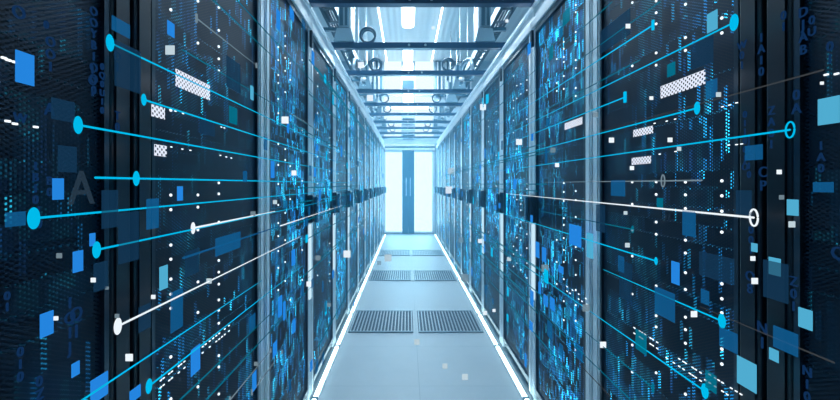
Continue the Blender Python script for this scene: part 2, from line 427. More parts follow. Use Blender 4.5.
# (y, z, shape)
LAMPS_LEFT = [(0.918, 1.604, 0), (0.918, 1.377, 0), (0.918, 1.185, 0), (0.918, 1.152, 0), (0.918, 1.072, 0), (0.918, 1.04, 0), (0.918, 0.995, 0), (0.918, 0.961, 0), (0.918, 0.929, 0), (0.918, 0.819, 0), (0.918, 0.724, 0), (1.037, 1.677, 0), (1.037, 1.57, 0), (1.037, 1.182, 0), (1.037, 1.151, 0), (1.037, 1.093, 0), (1.037, 0.96, 0), (1.037, 0.882, 0), (1.037, 0.692, 0), (1.152, 1.711, 0), (1.152, 1.646, 0), (1.152, 1.6, 0), (1.152, 1.565, 0), (1.152, 1.531, 0), (1.152, 1.213, 0), (1.152, 1.182, 0), (1.152, 1.102, 0), (1.152, 0.993, 0), (1.152, 0.96, 0), (1.152, 0.926, 0), (1.152, 0.881, 0), (1.152, 0.852, 0), (1.152, 0.815, 0), (1.152, 0.723, 0), (1.152, 0.691, 0), (1.152, 0.614, 0), (1.684, 1.778, 0), (1.684, 1.724, 0), (1.684, 1.662, 0), (1.684, 1.629, 0), (1.684, 1.563, 0), (1.684, 1.504, 0), (1.684, 1.376, 0), (1.684, 1.289, 0), (1.684, 1.21, 0), (1.684, 1.123, 0), (1.684, 1.048, 0), (1.684, 0.994, 0), (1.684, 0.932, 0), (1.684, 0.862, 0), (1.684, 0.77, 0), (1.78, 1.859, 0), (1.78, 1.815, 0), (1.78, 1.763, 0), (1.78, 1.706, 0), (1.78, 1.613, 0), (1.78, 1.363, 0), (1.78, 1.315, 0), (1.78, 1.083, 0), (1.78, 0.964, 0), (1.78, 0.868, 0), (1.78, 0.785, 0), (1.856, 1.763, 0), (1.856, 1.686, 0), (1.856, 1.292, 0), (1.856, 1.141, 0), (1.856, 0.68, 0), (2.069, 1.842, 0), (2.069, 1.485, 0), (2.069, 1.225, 0), (2.069, 0.874, 0), (2.069, 0.721, 0), (0.916, 1.377, 1), (0.936, 1.378, 1), (0.968, 1.378, 1), (1.168, 1.374, 1), (1.187, 1.374, 1), (0.92, 1.294, 1), (0.965, 1.293, 1), (1.001, 1.293, 1), (1.162, 1.292, 1), (1.2, 1.29, 1), (1.234, 1.289, 1), (0.881, 0.784, 1), (0.881, 0.769, 1), (0.891, 0.784, 1), (0.891, 0.769, 1), (0.912, 0.784, 1), (0.912, 0.769, 1), (0.922, 0.784, 1), (0.922, 0.769, 1), (0.95, 0.784, 1), (0.95, 0.769, 1), (0.96, 0.784, 1), (0.974, 0.784, 1), (0.974, 0.769, 1), (1.061, 0.785, 1), (1.061, 0.769, 1), (1.077, 0.785, 1), (1.099, 0.785, 1), (1.099, 0.769, 1), (1.119, 0.785, 1), (1.137, 0.785, 1), (1.137, 0.769, 1), (1.155, 0.785, 1), (1.155, 0.769, 1), (1.172, 0.769, 1), (1.19, 0.785, 1), (1.19, 0.769, 1), (1.218, 0.785, 1), (1.218, 0.769, 1), (0.544, 1.376, 2), (0.538, 1.377, 2), (0.553, 1.376, 2), (0.543, 1.294, 2), (0.553, 1.292, 2), (0.584, 1.292, 2)]
LAMPS_RIGHT = [(0.895, 1.576, 0), (0.895, 1.543, 0), (0.895, 1.217, 0), (0.895, 1.184, 0), (0.895, 1.15, 0), (0.895, 1.104, 0), (0.895, 0.99, 0), (0.895, 0.957, 0), (0.895, 0.926, 0), (0.895, 0.846, 0), (0.895, 0.813, 0), (1.012, 1.658, 0), (1.012, 1.575, 0), (1.012, 1.543, 0), (1.012, 1.215, 0), (1.012, 1.183, 0), (1.012, 1.149, 0), (1.012, 1.07, 0), (1.012, 1.038, 0), (1.012, 0.989, 0), (1.012, 0.947, 0), (1.012, 0.878, 0), (1.012, 0.847, 0), (1.012, 0.813, 0), (1.012, 0.686, 0), (1.131, 1.72, 0), (1.131, 1.687, 0), (1.131, 1.656, 0), (1.131, 1.575, 0), (1.131, 1.541, 0), (1.131, 1.216, 0), (1.131, 1.181, 0), (1.131, 1.104, 0), (1.131, 1.07, 0), (1.131, 0.99, 0), (1.131, 0.926, 0), (1.131, 0.843, 0), (1.131, 0.812, 0), (1.131, 0.684, 0), (1.251, 1.769, 0), (1.251, 1.574, 0), (1.251, 1.216, 0), (1.251, 1.148, 0), (1.251, 1.068, 0), (1.251, 0.988, 0), (1.251, 0.871, 0), (1.251, 0.714, 0), (1.251, 0.631, 0), (1.67, 1.946, 0), (1.67, 1.917, 0), (1.67, 1.835, 0), (1.67, 1.798, 0), (1.67, 1.72, 0), (1.67, 1.687, 0), (1.67, 1.605, 0), (1.67, 1.572, 0), (1.67, 1.181, 0), (1.67, 1.144, 0), (1.67, 1.074, 0), (1.67, 1.033, 0), (1.67, 0.951, 0), (1.67, 0.897, 0), (1.67, 0.836, 0), (1.67, 0.774, 0), (1.67, 0.712, 0), (1.67, 0.647, 0), (1.67, 0.527, 0), (1.797, 1.839, 0), (1.797, 1.808, 0), (1.797, 1.772, 0), (1.797, 1.75, 0), (1.797, 1.688, 0), (1.797, 1.631, 0), (1.797, 1.214, 0), (1.797, 1.175, 0), (1.797, 1.135, 0), (1.797, 1.059, 0), (1.797, 1.029, 0), (1.797, 0.971, 0), (1.797, 0.918, 0), (1.797, 0.865, 0), (1.797, 0.789, 0), (1.797, 0.692, 0), (1.797, 0.608, 0), (1.881, 1.789, 0), (1.881, 1.678, 0), (1.881, 1.641, 0), (1.881, 0.951, 0), (1.881, 0.849, 0), (1.881, 0.747, 0), (2.351, 1.812, 0), (2.351, 1.754, 0), (2.351, 1.586, 0), (2.351, 1.21, 0), (2.351, 1.181, 0), (2.351, 1.1, 0), (2.351, 1.03, 0), (2.351, 0.99, 0), (2.351, 0.92, 0), (2.351, 0.839, 0), (2.351, 0.752, 0), (2.351, 0.666, 0), (2.475, 1.82, 0), (2.475, 1.759, 0), (2.475, 1.21, 0), (2.475, 1.173, 0), (2.475, 1.125, 0), (2.475, 1.088, 0), (2.475, 1.051, 0), (2.475, 0.978, 0), (2.475, 0.942, 0), (2.475, 0.869, 0), (2.475, 0.777, 0), (2.475, 0.686, 0), (0.893, 1.38, 1), (0.874, 1.38, 1), (0.855, 1.381, 1), (1.138, 1.38, 1), (1.085, 1.378, 1), (1.051, 1.378, 1), (0.876, 1.294, 1), (0.855, 1.293, 1), (0.842, 1.293, 1), (1.115, 1.292, 1), (1.049, 1.294, 1), (0.96, 0.764, 1), (0.96, 0.745, 1), (0.976, 0.764, 1), (0.976, 0.745, 1), (0.986, 0.764, 1), (0.986, 0.745, 1), (0.996, 0.745, 1), (1.011, 0.764, 1), (1.019, 0.764, 1), (1.019, 0.745, 1), (1.035, 0.764, 1), (1.035, 0.745, 1), (1.056, 0.745, 1), (1.085, 0.745, 1), (1.126, 0.771, 1), (1.126, 0.754, 1), (1.146, 0.771, 1), (1.146, 0.754, 1), (1.157, 0.771, 1), (1.157, 0.754, 1), (1.184, 0.771, 1), (1.198, 0.771, 1), (1.198, 0.754, 1), (1.21, 0.771, 1), (1.21, 0.754, 1), (1.239, 0.771, 1), (1.239, 0.754, 1), (0.844, 0.773, 1), (0.844, 0.754, 1), (0.856, 0.773, 1), (0.869, 0.773, 1), (0.88, 0.754, 1), (0.893, 0.773, 1), (0.893, 0.754, 1), (0.904, 0.773, 1), (0.914, 0.773, 1), (0.914, 0.754, 1), (0.931, 0.773, 1), (0.931, 0.754, 1), (0.944, 0.754, 1), (1.567, 0.745, 1), (1.577, 0.765, 1), (1.61, 0.745, 1), (1.641, 0.765, 1), (1.641, 0.745, 1), (1.703, 0.765, 1), (1.728, 0.745, 1), (1.76, 0.765, 1), (1.76, 0.745, 1), (0.672, 1.391, 2), (0.656, 1.388, 2)]
# (side, y, z of the top, letter height, text)
GLYPHS = [
    (-1, 0.546, 1.452, 0.0166, 'O'),
    (-1, 0.674, 1.506, 0.0142, 'OOYB1OO0'),
    (-1, 0.59, 1.426, 0.0138, 'OO1'),
    (-1, 0.666, 1.407, 0.014, '1OI'),
    (-1, 0.593, 1.331, 0.018, 'A'),
    (-1, 0.546, 1.307, 0.0128, 'W'),
    (-1, 0.69, 1.417, 0.0113, '0Q0U10'),
    (-1, 0.564, 1.243, 0.0119, '1B10'),
    (-1, 0.593, 1.223, 0.0125, 'B0'),
    (-1, 0.649, 1.24, 0.0547, 'A'),
    (-1, 0.624, 1.039, 0.0175, '1Q1J'),
    (-1, 0.569, 1.181, 0.0133, '10'),
    (-1, 0.641, 1.019, 0.021, 'Q1'),
    (-1, 0.546, 0.993, 0.0128, '010'),
    (-1, 0.572, 0.942, 0.0147, '0Z'),
    (-1, 0.524, 1.073, 0.011, '01'),
    (-1, 0.732, 1.451, 0.0154, 'D1'),
    (-1, 0.729, 1.343, 0.0154, 'T0'),
    (-1, 0.583, 1.446, 0.0109, '0'),
    (1, 0.729, 1.523, 0.0154, '01'),
    (1, 0.699, 1.517, 0.0164, 'DJAB'),
    (1, 0.682, 1.495, 0.0144, '0U'),
    (1, 0.777, 1.501, 0.0164, '1A10'),
    (1, 0.705, 1.377, 0.0181, '0A'),
    (1, 0.76, 1.358, 0.016, 'ZA0I'),
    (1, 0.817, 1.359, 0.0134, '01100JO'),
    (1, 0.805, 1.307, 0.0132, 'J0CI0'),
    (1, 0.771, 1.246, 0.0198, 'CP'),
    (1, 0.805, 1.149, 0.0151, '1001'),
    (1, 0.64, 1.114, 0.0195, 'Q'),
    (1, 0.775, 0.95, 0.0218, 'N1'),
    (1, 0.71, 1.051, 0.0166, 'Z01'),
    (1, 0.692, 0.901, 0.0162, 'N10'),
    (1, 0.805, 1.04, 0.0188, 'O8'),
    (1, 0.665, 1.282, 0.014, '1A0'),
    (1, 0.649, 1.44, 0.0152, '01'),
    (1, 0.827, 1.503, 0.0155, 'W01'),
    (1, 0.928, 1.059, 0.0174, '01'),
]

# ------------------------------------------------------------- the room
struct('floor', lambda b: box(b, -2.2, 2.4, -.6, END+1.6, -.08, 0), 'floor')
struct('ceiling', lambda b: box(b, -2.3, 2.5, -.6, END+.1, CEIL, CEIL+.1), 'ceiling')
struct('wall_left', lambda b: box(b, -2.3, -2.2, -.6, END+.1, 0, CEIL), 'side_wall')
struct('wall_right', lambda b: box(b, 2.4, 2.5, -.6, END+.1, 0, CEIL), 'side_wall')
DX0, DX1, PX0, PX1, DH = -.555, .645, -.115, .175, 2.03     # the doorway and its middle post
def end_wall(b):
    y0, y1 = END, END+.1
    box(b, -2.2, DX0-.02, y0, y1, 0, CEIL); box(b, DX1+.02, 2.4, y0, y1, 0, CEIL)
    box(b, DX0-.02, DX1+.02, y0, y1, DH+.14, 2.28)
    box(b, PX0, PX1, y0, y1, 2.28, CEIL)
struct('wall_front', end_wall, 'wall')
def wall_rear(b): box(b, -2.2, 2.4, -.7, -.6, 0, CEIL)
struct('wall_rear', wall_rear, 'rack')
struct('trim_1', lambda b: (box(b, DX0-.02, DX1+.02, END-.03, END+.1, DH, DH+.05), box(b, DX0-.02, DX1+.02, END-.05, END+.1, DH+.09, DH+.14)), 'header')
struct('trim_2', lambda b: (box(b, DX0-.02, DX0, END-.03, END+.1, 0, DH), box(b, DX1, DX1+.02, END-.03, END+.1, 0, DH)), 'upright')
struct('trim_3', lambda b: box(b, DX0-.02, DX1+.02, END, END+.1, DH+.05, DH+.09), 'post')
for i, (a, c, hx) in enumerate(((DX0, .03, -.02), (.03, DX1, .08))):
    l, r = (a, PX0) if i == 0 else (PX1, c)
    d = struct(f'door_{i+1}', lambda b: (box(b, min(a, l), l+.035, END, END+.05, .02, DH-.005) if i == 0 else box(b, r-.035, r, END, END+.05, .02, DH-.005),
        box(b, l, r, END, END+.05, .02, .06), box(b, l, r, END, END+.05, DH-.05, DH-.005)), 'upright')
    s0, s1 = (PX0, MID-.048) if i == 0 else (MID-.042, PX1)
    made('stile', lambda b: box(b, s0, s1, END-.005, END+.055, .01, DH-.003, .004), 'post', d)
    made('pane', lambda b: box(b, l+.0, r-.0, END+.015, END+.03, .06, DH-.05), 'pane', d)
    h = made('pull_handle', lambda b: (rod(b, (hx, END-.055, .92), (hx, END-.055, 1.36), .011), rod(b, (hx, END-.055, .98), (hx, END, .98), .008), rod(b, (hx, END-.055, 1.30), (hx, END, 1.30), .008)), 'steel', d, True)
for i, (l, r) in enumerate(((DX0-.02, PX0), (PX1, DX1+.02))):
    w = struct(f'window_{i+1}', lambda b: (box(b, l, l+.02, END, END+.06, 2.28, CEIL), box(b, r-.02, r, END, END+.06, 2.28, CEIL), box(b, l, r, END, END+.06, 2.28, 2.31),
        box(b, l, r, END-.01, END+.06, 3.32, 3.36), box(b, l, r, END-.01, END+.06, 2.72, 2.75)), 'wall')
    made('pane', lambda b: box(b, l+.02, r-.02, END+.02, END+.04, 2.31, CEIL), 'window', w)
# middle of the wall over the doors: two lit boxes and dark recessed panels between them
for z0, z1, w in ((3.87, 4.14, 'topmost'), (3.15, 3.42, 'lower')):
    t = thing('wall_light', f'white lit box on the wall over the glass doors, {w} of the two', 'light', (MID-.045, END, z0), 'lit boxes above the doors')
    made('housing', lambda b: box(b, -.13, .13, -.04, 0, 0, z1-z0, .006), 'box_light', t)
    made('diffuser', lambda b: box(b, -.115, .115, -.05, -.04, .015, z1-z0-.015), 'lamp', t)
for k, (z0, z1) in enumerate(((3.46, 3.72), (2.66, 2.80), (2.29, 2.42))):
    t = thing('louvred_plate', f'dark blue louvred panel on the wall over the glass doors, {("topmost", "middle", "lowest")[k]} of three', 'panel', (MID-.045, END, z0), 'dark panels above the doors')
    made('plate', lambda b: box(b, -.135, .135, -.02, 0, 0, z1-z0, .004), 'post', t)
    made('louvre_slats', lambda b: [box(b, -.12, .12, -.03, -.02, z, z+.01) for z in [.02+.024*j for j in range(int((z1-z0-.04)/.024)+1)]], 'tray', t)
for k, z in enumerate((3.03, 2.88)):
    t = thing('tube_light', f'long horizontal white tube light above the glass doors, {("upper", "lower")[k]} of the pair', 'light', (MID-.04, END-.12, z), 'tube lights over the doors')
    made('tube', lambda b: rod(b, (-.55, 0, 0), (.55, 0, 0), .022, seg=10), 'lamp', t, True)
    for x in (-.55, .55): made('end_cap', lambda b: box(b, x-.02, x+.02, -.028, .12, -.028, .028, .004), 'box_light', t)
for s, x0, x1 in ((-1, -1.02, -.60), (1, .69, 1.55)):
    t = thing('louvre_panel', f'blue louvre panel with upright white slats high on the end wall, {SIDE[s]} of the windows', 'louvre', (x0, END, 3.35), 'slatted panels beside the windows')
    made('back_plate', lambda b: box(b, 0, x1-x0, -.015, 0, 0, .82), 'louvre', t)
    made('slats', lambda b: [box(b, x, x+.035, -.07, -.015, .02, .80, .004) for x in [.03+.10*j for j in range(int((x1-x0-.05)/.10)+1)]], 'slat', t)
    [made('rim', lambda b: box(b, 0, x1-x0, -.05, 0, za, zb), 'tray', t) for za, zb in ((-.04, 0), (.80, .82))]

# ceiling lamps on the centre line, slim light rails on both sides
for k, (y0, y1) in enumerate(((2.1, 3.3), (3.9, 5.1), (5.9, 7.55), (8.55, 9.75))):
    t = thing('ceiling_lamp', f'white ceiling lamp with rounded ends over the aisle, {("nearest the doors", "second from the doors", "third from the doors", "furthest from the doors")[3-k]}', 'lamp', (0.02, (y0+y1)/2, CEIL), 'ceiling lamps over the aisle')
    L = (y1-y0)/2
    def shape(b, w, z0, z1, L=L):
        pts = [(w*math.cos(a), L-w+w*math.sin(a)) for a in [math.pi*j/12 for j in range(13)]] + [(w*math.cos(a), -(L-w)+w*math.sin(a)) for a in [math.pi+math.pi*j/12 for j in range(13)]]
        f = b.faces.new([b.verts.new((x, y, z0)) for x, y in pts]); r = bmesh.ops.extrude_face_region(b, geom=[f])
        for v in r['geom']:
            if isinstance(v, bmesh.types.BMVert): v.co.z = z1
    made('housing', lambda b: shape(b, .125, -.05, 0), 'box_light', t)
    made('diffuser', lambda b: shape(b, .105, -.075, -.05), 'lamp', t)
    ld = bpy.data.lights.new('ceiling_lamp_light', 'AREA'); ld.shape = 'RECTANGLE'; ld.size = .22; ld.size_y = y1-y0
    ld.energy = LAMP_W; ld.color = (.66, .86, 1)
    lo = bpy.data.objects.new('ceiling_lamp_light', ld); COL.objects.link(lo); lo.location = (.02, (y0+y1)/2, CEIL-.09)
for s, x in ((-1, -.48), (1, .59)):
    for k, (y0, y1) in enumerate(((.6, 3.5), (3.7, 6.4), (6.6, 9.7))):
        t = thing('light_rail', f'slim white ceiling light rail, {SIDE[s]} line, {("furthest from", "middle one before", "nearest to")[k]} the doors', 'light', (x, y0, CEIL), 'slim light rails on the ceiling')
        made('profile', lambda b: box(b, -.016, .016, 0, y1-y0, -.03, 0), 'box_light', t)
        made('diffuser', lambda b: box(b, -.013, .013, .01, y1-y0-.01, -.042, -.03), 'rail_light', t)
for ld_name, x, z, e in (('doorway_glow', MID, 1.15, DOOR_W),):
    ld = bpy.data.lights.new(ld_name, 'AREA'); ld.shape = 'RECTANGLE'; ld.size = 1.1; ld.size_y = 1.9; ld.energy = e; ld.color = (.30, .72, 1)
    lo = bpy.data.objects.new(ld_name, ld); COL.objects.link(lo); lo.location = (x, END-.08, z); lo.rotation_euler = (-math.pi/2, 0, 0)

# ------------------------------------------------------------- racks
LED = bmesh.new(); bmesh.ops.create_icosphere(LED, subdivisions=2, radius=1.)
LED_ME = bpy.data.meshes.new('indicator_light'); LED.to_mesh(LED_ME); LED.free(); LED_ME.materials.append(M['led'])
for p in LED_ME.polygons: p.use_smooth = True
DASH = bmesh.new(); box(DASH, -1, 1, -1, 1, -1, 1, .3)
DASH_ME = bpy.data.meshes.new('status_dash'); DASH.to_mesh(DASH_ME); DASH.free(); DASH_ME.materials.append(M['led'])

def rack(side, k, label):
    fx, y = FACE[side], Y0+k*PITCH
    t = thing('server_rack', label, 'server rack', (fx, y, 0), f'server racks in the {SIDE[side]} row')
    X = lambda d: d*side           # d: depth behind the front plane
    W = PITCH-.006
    def bx(b, d0, d1, y0, y1, z0, z1, bev=0): box(b, min(X(d0), X(d1)), max(X(d0), X(d1)), y0, y1, z0, z1, bev)
    made('cabinet_body', lambda b: (bx(b, .01, .95, 0, .012, .06, RACK_H), bx(b, .01, .95, W-.012, W, .06, RACK_H), bx(b, .93, .95, .012, W-.012, .06, RACK_H),
        bx(b, .0, .93, .012, W-.012, RACK_H-.02, RACK_H), bx(b, .03, .93, .012, W-.012, .06, .10)), 'rack', t)
    made('plinth', lambda b: bx(b, .03, .93, .01, W-.01, 0, .06), 'rack', t)
    made('top_cap', lambda b: bx(b, -.012, .03, 0, W, RACK_H-.035, RACK_H+.01, .004), 'header', t)
    U = .054
    for y0 in (.002, W-U-.002):
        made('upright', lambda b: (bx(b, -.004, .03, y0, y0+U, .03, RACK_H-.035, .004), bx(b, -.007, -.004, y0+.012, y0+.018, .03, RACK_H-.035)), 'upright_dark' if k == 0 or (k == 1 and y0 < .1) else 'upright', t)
    def bay(b):
        z = .14
        while z < RACK_H-.12:
            h = random.choice((.044, .044, .088, .133))
            bx(b, .012+random.choice((0, 0, .004)), .80, .07, W-.07, z, min(z+h-.004, RACK_H-.06)); z += h
        bx(b, .03, .82, .065, W-.065, .105, RACK_H-.05)
    made('server_bay', bay, ('server_dim', 'server', 'server_bright')[k], t)  # added glow graded dim to bright, following the brightness down the aisle
    d = made('door', lambda b: (bx(b, -.004, .016, U+.004, U+.016, .07, RACK_H-.04), bx(b, -.004, .016, W-U-.016, W-U-.004, .07, RACK_H-.04),
        bx(b, -.004, .016, U+.016, W-U-.016, .07, .10), bx(b, -.004, .016, U+.016, W-U-.016, RACK_H-.07, RACK_H-.04)), 'frame', t)
    made('perforated_panel', lambda b: bx(b, .002, .005, U+.016, W-U-.016, .10, RACK_H-.07), 'perforated', d)
    made('hinge', lambda b: (bx(b, -.022, -.008, W-.045, W-.02, RACK_H-.14, RACK_H-.05, .003)), 'handle', d)
    if k >= 2:
        h = made('handle', lambda b: (bx(b, -.034, -.004, W-.082, W-.016, 1.0, 1.15, .008)), 'handle', d)
        made('lever', lambda b: (bx(b, -.052, -.034, W-.04, W-.018, 1.0, 1.14, .006)), 'lever', h)
        made('upright_sheen', lambda b: (bx(b, -.012, -.006, W-.056, W-.010, .58, .99, .002)), 'sheen', t)  # glowing strip stands in for the bright reflection on the upright
    return t
RACKS = {}
for side in (-1, 1):
    for k in range(NR):
        if k < 3:
            RACKS[side, k] = rack(side, k, '')
        else:
            src = RACKS[side, 2]
            RACKS[side, k] = tree(src, (FACE[side], Y0+k*PITCH, 0), '')
        where = 'nearest the camera' if k == 0 else f'{ORD[k]} back from the camera' if k < NR-1 else 'last before the glass doors'
        RACKS[side, k]['label'] = f'tall dark server rack with perforated door, {SIDE[side]} row, {where}'
def lamp(side, y, z, shape, r=None):
    t = RACKS[side, rack_at(y)]; k = rack_at(y)
    o = bpy.data.objects.new('indicator_light' if shape == 0 else 'status_dash', LED_ME if shape == 0 else DASH_ME); COL.objects.link(o); o.parent = t
    o.location = (-side*.006, y-Y0-k*PITCH, z)
    if shape == 0: r = r or .0025+.0012*min(y, 1.3); o.scale = (r*.8, r, r)
    elif shape == 1: o.scale = (.001, .0036*y, .0013*y)
    else: o.scale = (.0015, .0034, .0015)
    if shape == 2 and y < .75: pass
for y, z, s in LAMPS_LEFT: lamp(-1, y, z, s)
for y, z, s in LAMPS_RIGHT: lamp(1, y, z, s)
for side in (-1, 1):
    for k in range(3, 9):
        for c in random.sample((.16, .22, .30, .38, .46, .54), 2):
            z = .5+random.random()*.3
            while z < 1.95:
                if random.random() < .6: lamp(side, Y0+k*PITCH+c, z, 0, .0042)
                z += random.choice((.05, .08, .08, .16))

# white header rails on top of each row, in the lengths the beams divide them
for side in (-1, 1):
    for k in range(NR):
        t = thing('header_rail', f'white enamelled rail on top of the {ORD[k]} {SIDE[side]} rack from the camera', 'rail', (FACE[side], Y0+k*PITCH, RACK_H+.011), f'white rails topping the {SIDE[side]} row')
        x0, x1 = (-.10, -.01) if side < 0 else (.01, .10)
        made('rail_body', lambda b: box(b, x0, x1, 0, PITCH-.004, 0, .095, .004), 'header', t)
        made('rail_lip', lambda b: box(b, (-.01 if side < 0 else -.004), (.004 if side < 0 else .01), 0, PITCH-.004, .08, .095), 'upright', t)
# beams across the aisle, resting on the rails at the rack joints
for k in range(3, NR):
    y = Y0+k*PITCH
    t = thing('support_bar', f'dark blue steel beam across the aisle between the {ORD[k-1]} and {ORD[k]} racks', 'beam', (MID, y, RACK_H+.107), 'beams across the aisle')
    made('bar_body', lambda b: box(b, -.72, .72, -.028, .028, 0, .042, .004), 'beam', t)
    for s in (-1, 1): made('end_plate', lambda b: box(b, s*.70-.03, s*.70+.03, -.045, .045, 0, .05, .003), 'tray', t)
    made('bolt', lambda b: rod(b, (-.06, -.034, .02), (-.06, -.026, .02), .009), 'steel', t)
    made('bolt', lambda b: rod(b, (.06, -.034, .02), (.06, -.026, .02), .009), 'steel', t)
# ladder trays above both rows, hung from the ceiling
for side, x in ((-1, -.72), (1, .91)):
    t = thing('cable_tray', f'dark steel ladder tray hung over the {SIDE[side]} racks', 'cable tray', (x, .3, 2.82), 'cable trays over the rows')
    for s in (-1, 1): made('side_rail', lambda b: box(b, s*.06-.012, s*.06+.012, 0, 9.3, -.03, .06, .003), 'tray', t)
    [made('rung', lambda b: box(b, -.05, .05, yy, yy+.025, -.02, 0), 'pipe', t) for yy in [.1+.3*j for j in range(31)]]
    for j in range(7): made('hanger_rod', lambda b: (rod(b, (-.06, .6+1.4*j, .06), (-.06, .6+1.4*j, CEIL-2.82), .007), rod(b, (.06, .6+1.4*j, .06), (.06, .6+1.4*j, CEIL-2.82), .007)), 'steel', t)
    c = thing('cable_bundle', f'bundle of dark cables lying in the tray over the {SIDE[side]} racks', 'cables', (x, .35, 2.82), 'cable bundles in the trays')
    for j in range(4): made('cable', lambda b: tube(b, [(-.036+.022*j+.008*math.sin(q*1.3+j), q*.46, .018+.004*math.sin(q+j)) for q in range(20)], .010), 'cable', c, True)
# boxes and coils on the beams, next to the rails
for k in range(4, NR-1):
    y = Y0+k*PITCH
    for side, x in ((-1, -.46), (1, .57)):
        place = f'on the beam after the {ORD[k-1]} racks, {SIDE[side]} end'
        if k in (4, 6, 7, 9, 11):
            t = thing('junction_box', f'grey upright junction box with slanted foot {place}', 'junction box', (x, y, RACK_H+.149), f'junction boxes on the beams, {SIDE[side]} side')
            def foot(b):
                p = [(-.075, 0), (.075, 0), (.05, .095), (-.05, .095)]
                f = b.faces.new([b.verts.new((q*1.0-side*0.0, -.05, z)) for q, z in p]); r = bmesh.ops.extrude_face_region(b, geom=[f])
                for v in r['geom']:
                    if isinstance(v, bmesh.types.BMVert): v.co.y = .05
            made('foot', foot, 'box', t)
            made('case', lambda b: box(b, -.04, .04, -.045, .05, .10, .255, .004), 'box', t)
            made('front_cover', lambda b: (box(b, -.03, -.004, -.052, -.045, .115, .255, .002), box(b, .010, .028, -.052, -.045, .115, .255, .002)), 'tray', t)
            made('side_plate', lambda b: box(b, min(-side*.043, -side*.052), max(-side*.043, -side*.052), -.04, .16, .04, .28), 'box_light', t)
            made('arm', lambda b: box(b, min(side*.03, side*.16), max(side*.03, side*.16), -.012, .012, .09, .115), 'tray', t)
        if (k == 4 and side > 0) or k in (6, 9): continue
        rr = .055
        cx = x+ (.17 if side < 0 else -.19)
        t = thing('cable_coil', f'coiled dark cable ring standing {place}', 'cable coil', (cx, y+.02, RACK_H+.149+rr+.008), f'cable coils on the beams, {SIDE[side]} side')
        for j in range(3):
            made('loop', lambda b: tube(b, [(rr*math.cos(a)*(1-.05*j), .018*j-.018, rr*math.sin(a)*(1-.05*j)) for a in [2*math.pi*q/28 for q in range(28)]], .008, 8, True), ('cable', 'pipe', 'cable')[j], t, True)
        if k in (5, 7, 8):
            t = thing('pipe_elbow', f'pale bent pipe below the tray {place.replace("on the", "behind the")}', 'pipe', (x+side*.03, y+.22, RACK_H+.11), f'bent pipes along the {SIDE[side]} rails')
            made('pipe_run', lambda b: tube(b, [(side*.02, -.08, .0), (side*.02, -.08, .14), (side*.015, -.06, .19), (0, -.01, .21), (-side*.03, .05, .21), (-side*.05, .12, .18), (-side*.05, .14, .10), (-side*.05, .14, 0)], .02, 10), 'pipe', t, True)
            made('collar', lambda b: rod(b, (side*.02, -.08, .05), (side*.02, -.08, .09), .028, seg=12), 'cable', t, True)
            made('collar', lambda b: rod(b, (-side*.05, .14, .03), (-side*.05, .14, .07), .028, seg=12), 'box_light', t, True)

# light strips on the floor at the foot of both rows
for side in (-1, 1):
    x = -.515 if side < 0 else .665
    for k in range(NR):
        t = thing('led_light', f'glowing white light strip on the floor at the foot of the {ORD[k]} {SIDE[side]} rack', 'light strip', (x, Y0+k*PITCH, 0), f'light strips along the {SIDE[side]} racks')
        made('channel', lambda b: box(b, -.016, .016, .004, PITCH-.004, 0, .010, .002), 'steel', t)
        made('diffuser', lambda b: box(b, -.0105, .0105, .010, PITCH-.010, .010, .018, .003), 'strip', t)
        made('clip', lambda b: box(b, -.017, .017, -.004, .009, .001, .021, .002), 'clip', t)
# perforated vent tiles, in pairs
for r, y0 in enumerate((3.30, 5.08, 6.84)):
    for s, x0, x1 in ((-1, -.478, .052), (1, .094, .622)):
        t = thing('floor_vent', f'slotted metal vent tile set in the floor, {("nearest the camera", "middle", "furthest from the camera")[r]} pair, {SIDE[s]} one', 'floor vent', (x0, y0, .001), 'slotted floor vents')
        L = .555; W = x1-x0
        made('recess', lambda b: box(b, 0, W, 0, L, 0, .003), 'recess', t)
        made('grille_bars', lambda b: ([box(b, xx-.0048, xx+.0048, .012, L-.012, .003, .011) for xx in [.012+(W-.024)*j/18 for j in range(19)]]), 'grille', t)
        [made('rim', lambda b: box(b, 0, W, ya, ya+.012, .003, .0115), 'grille', t) for ya in (0, L-.012)]

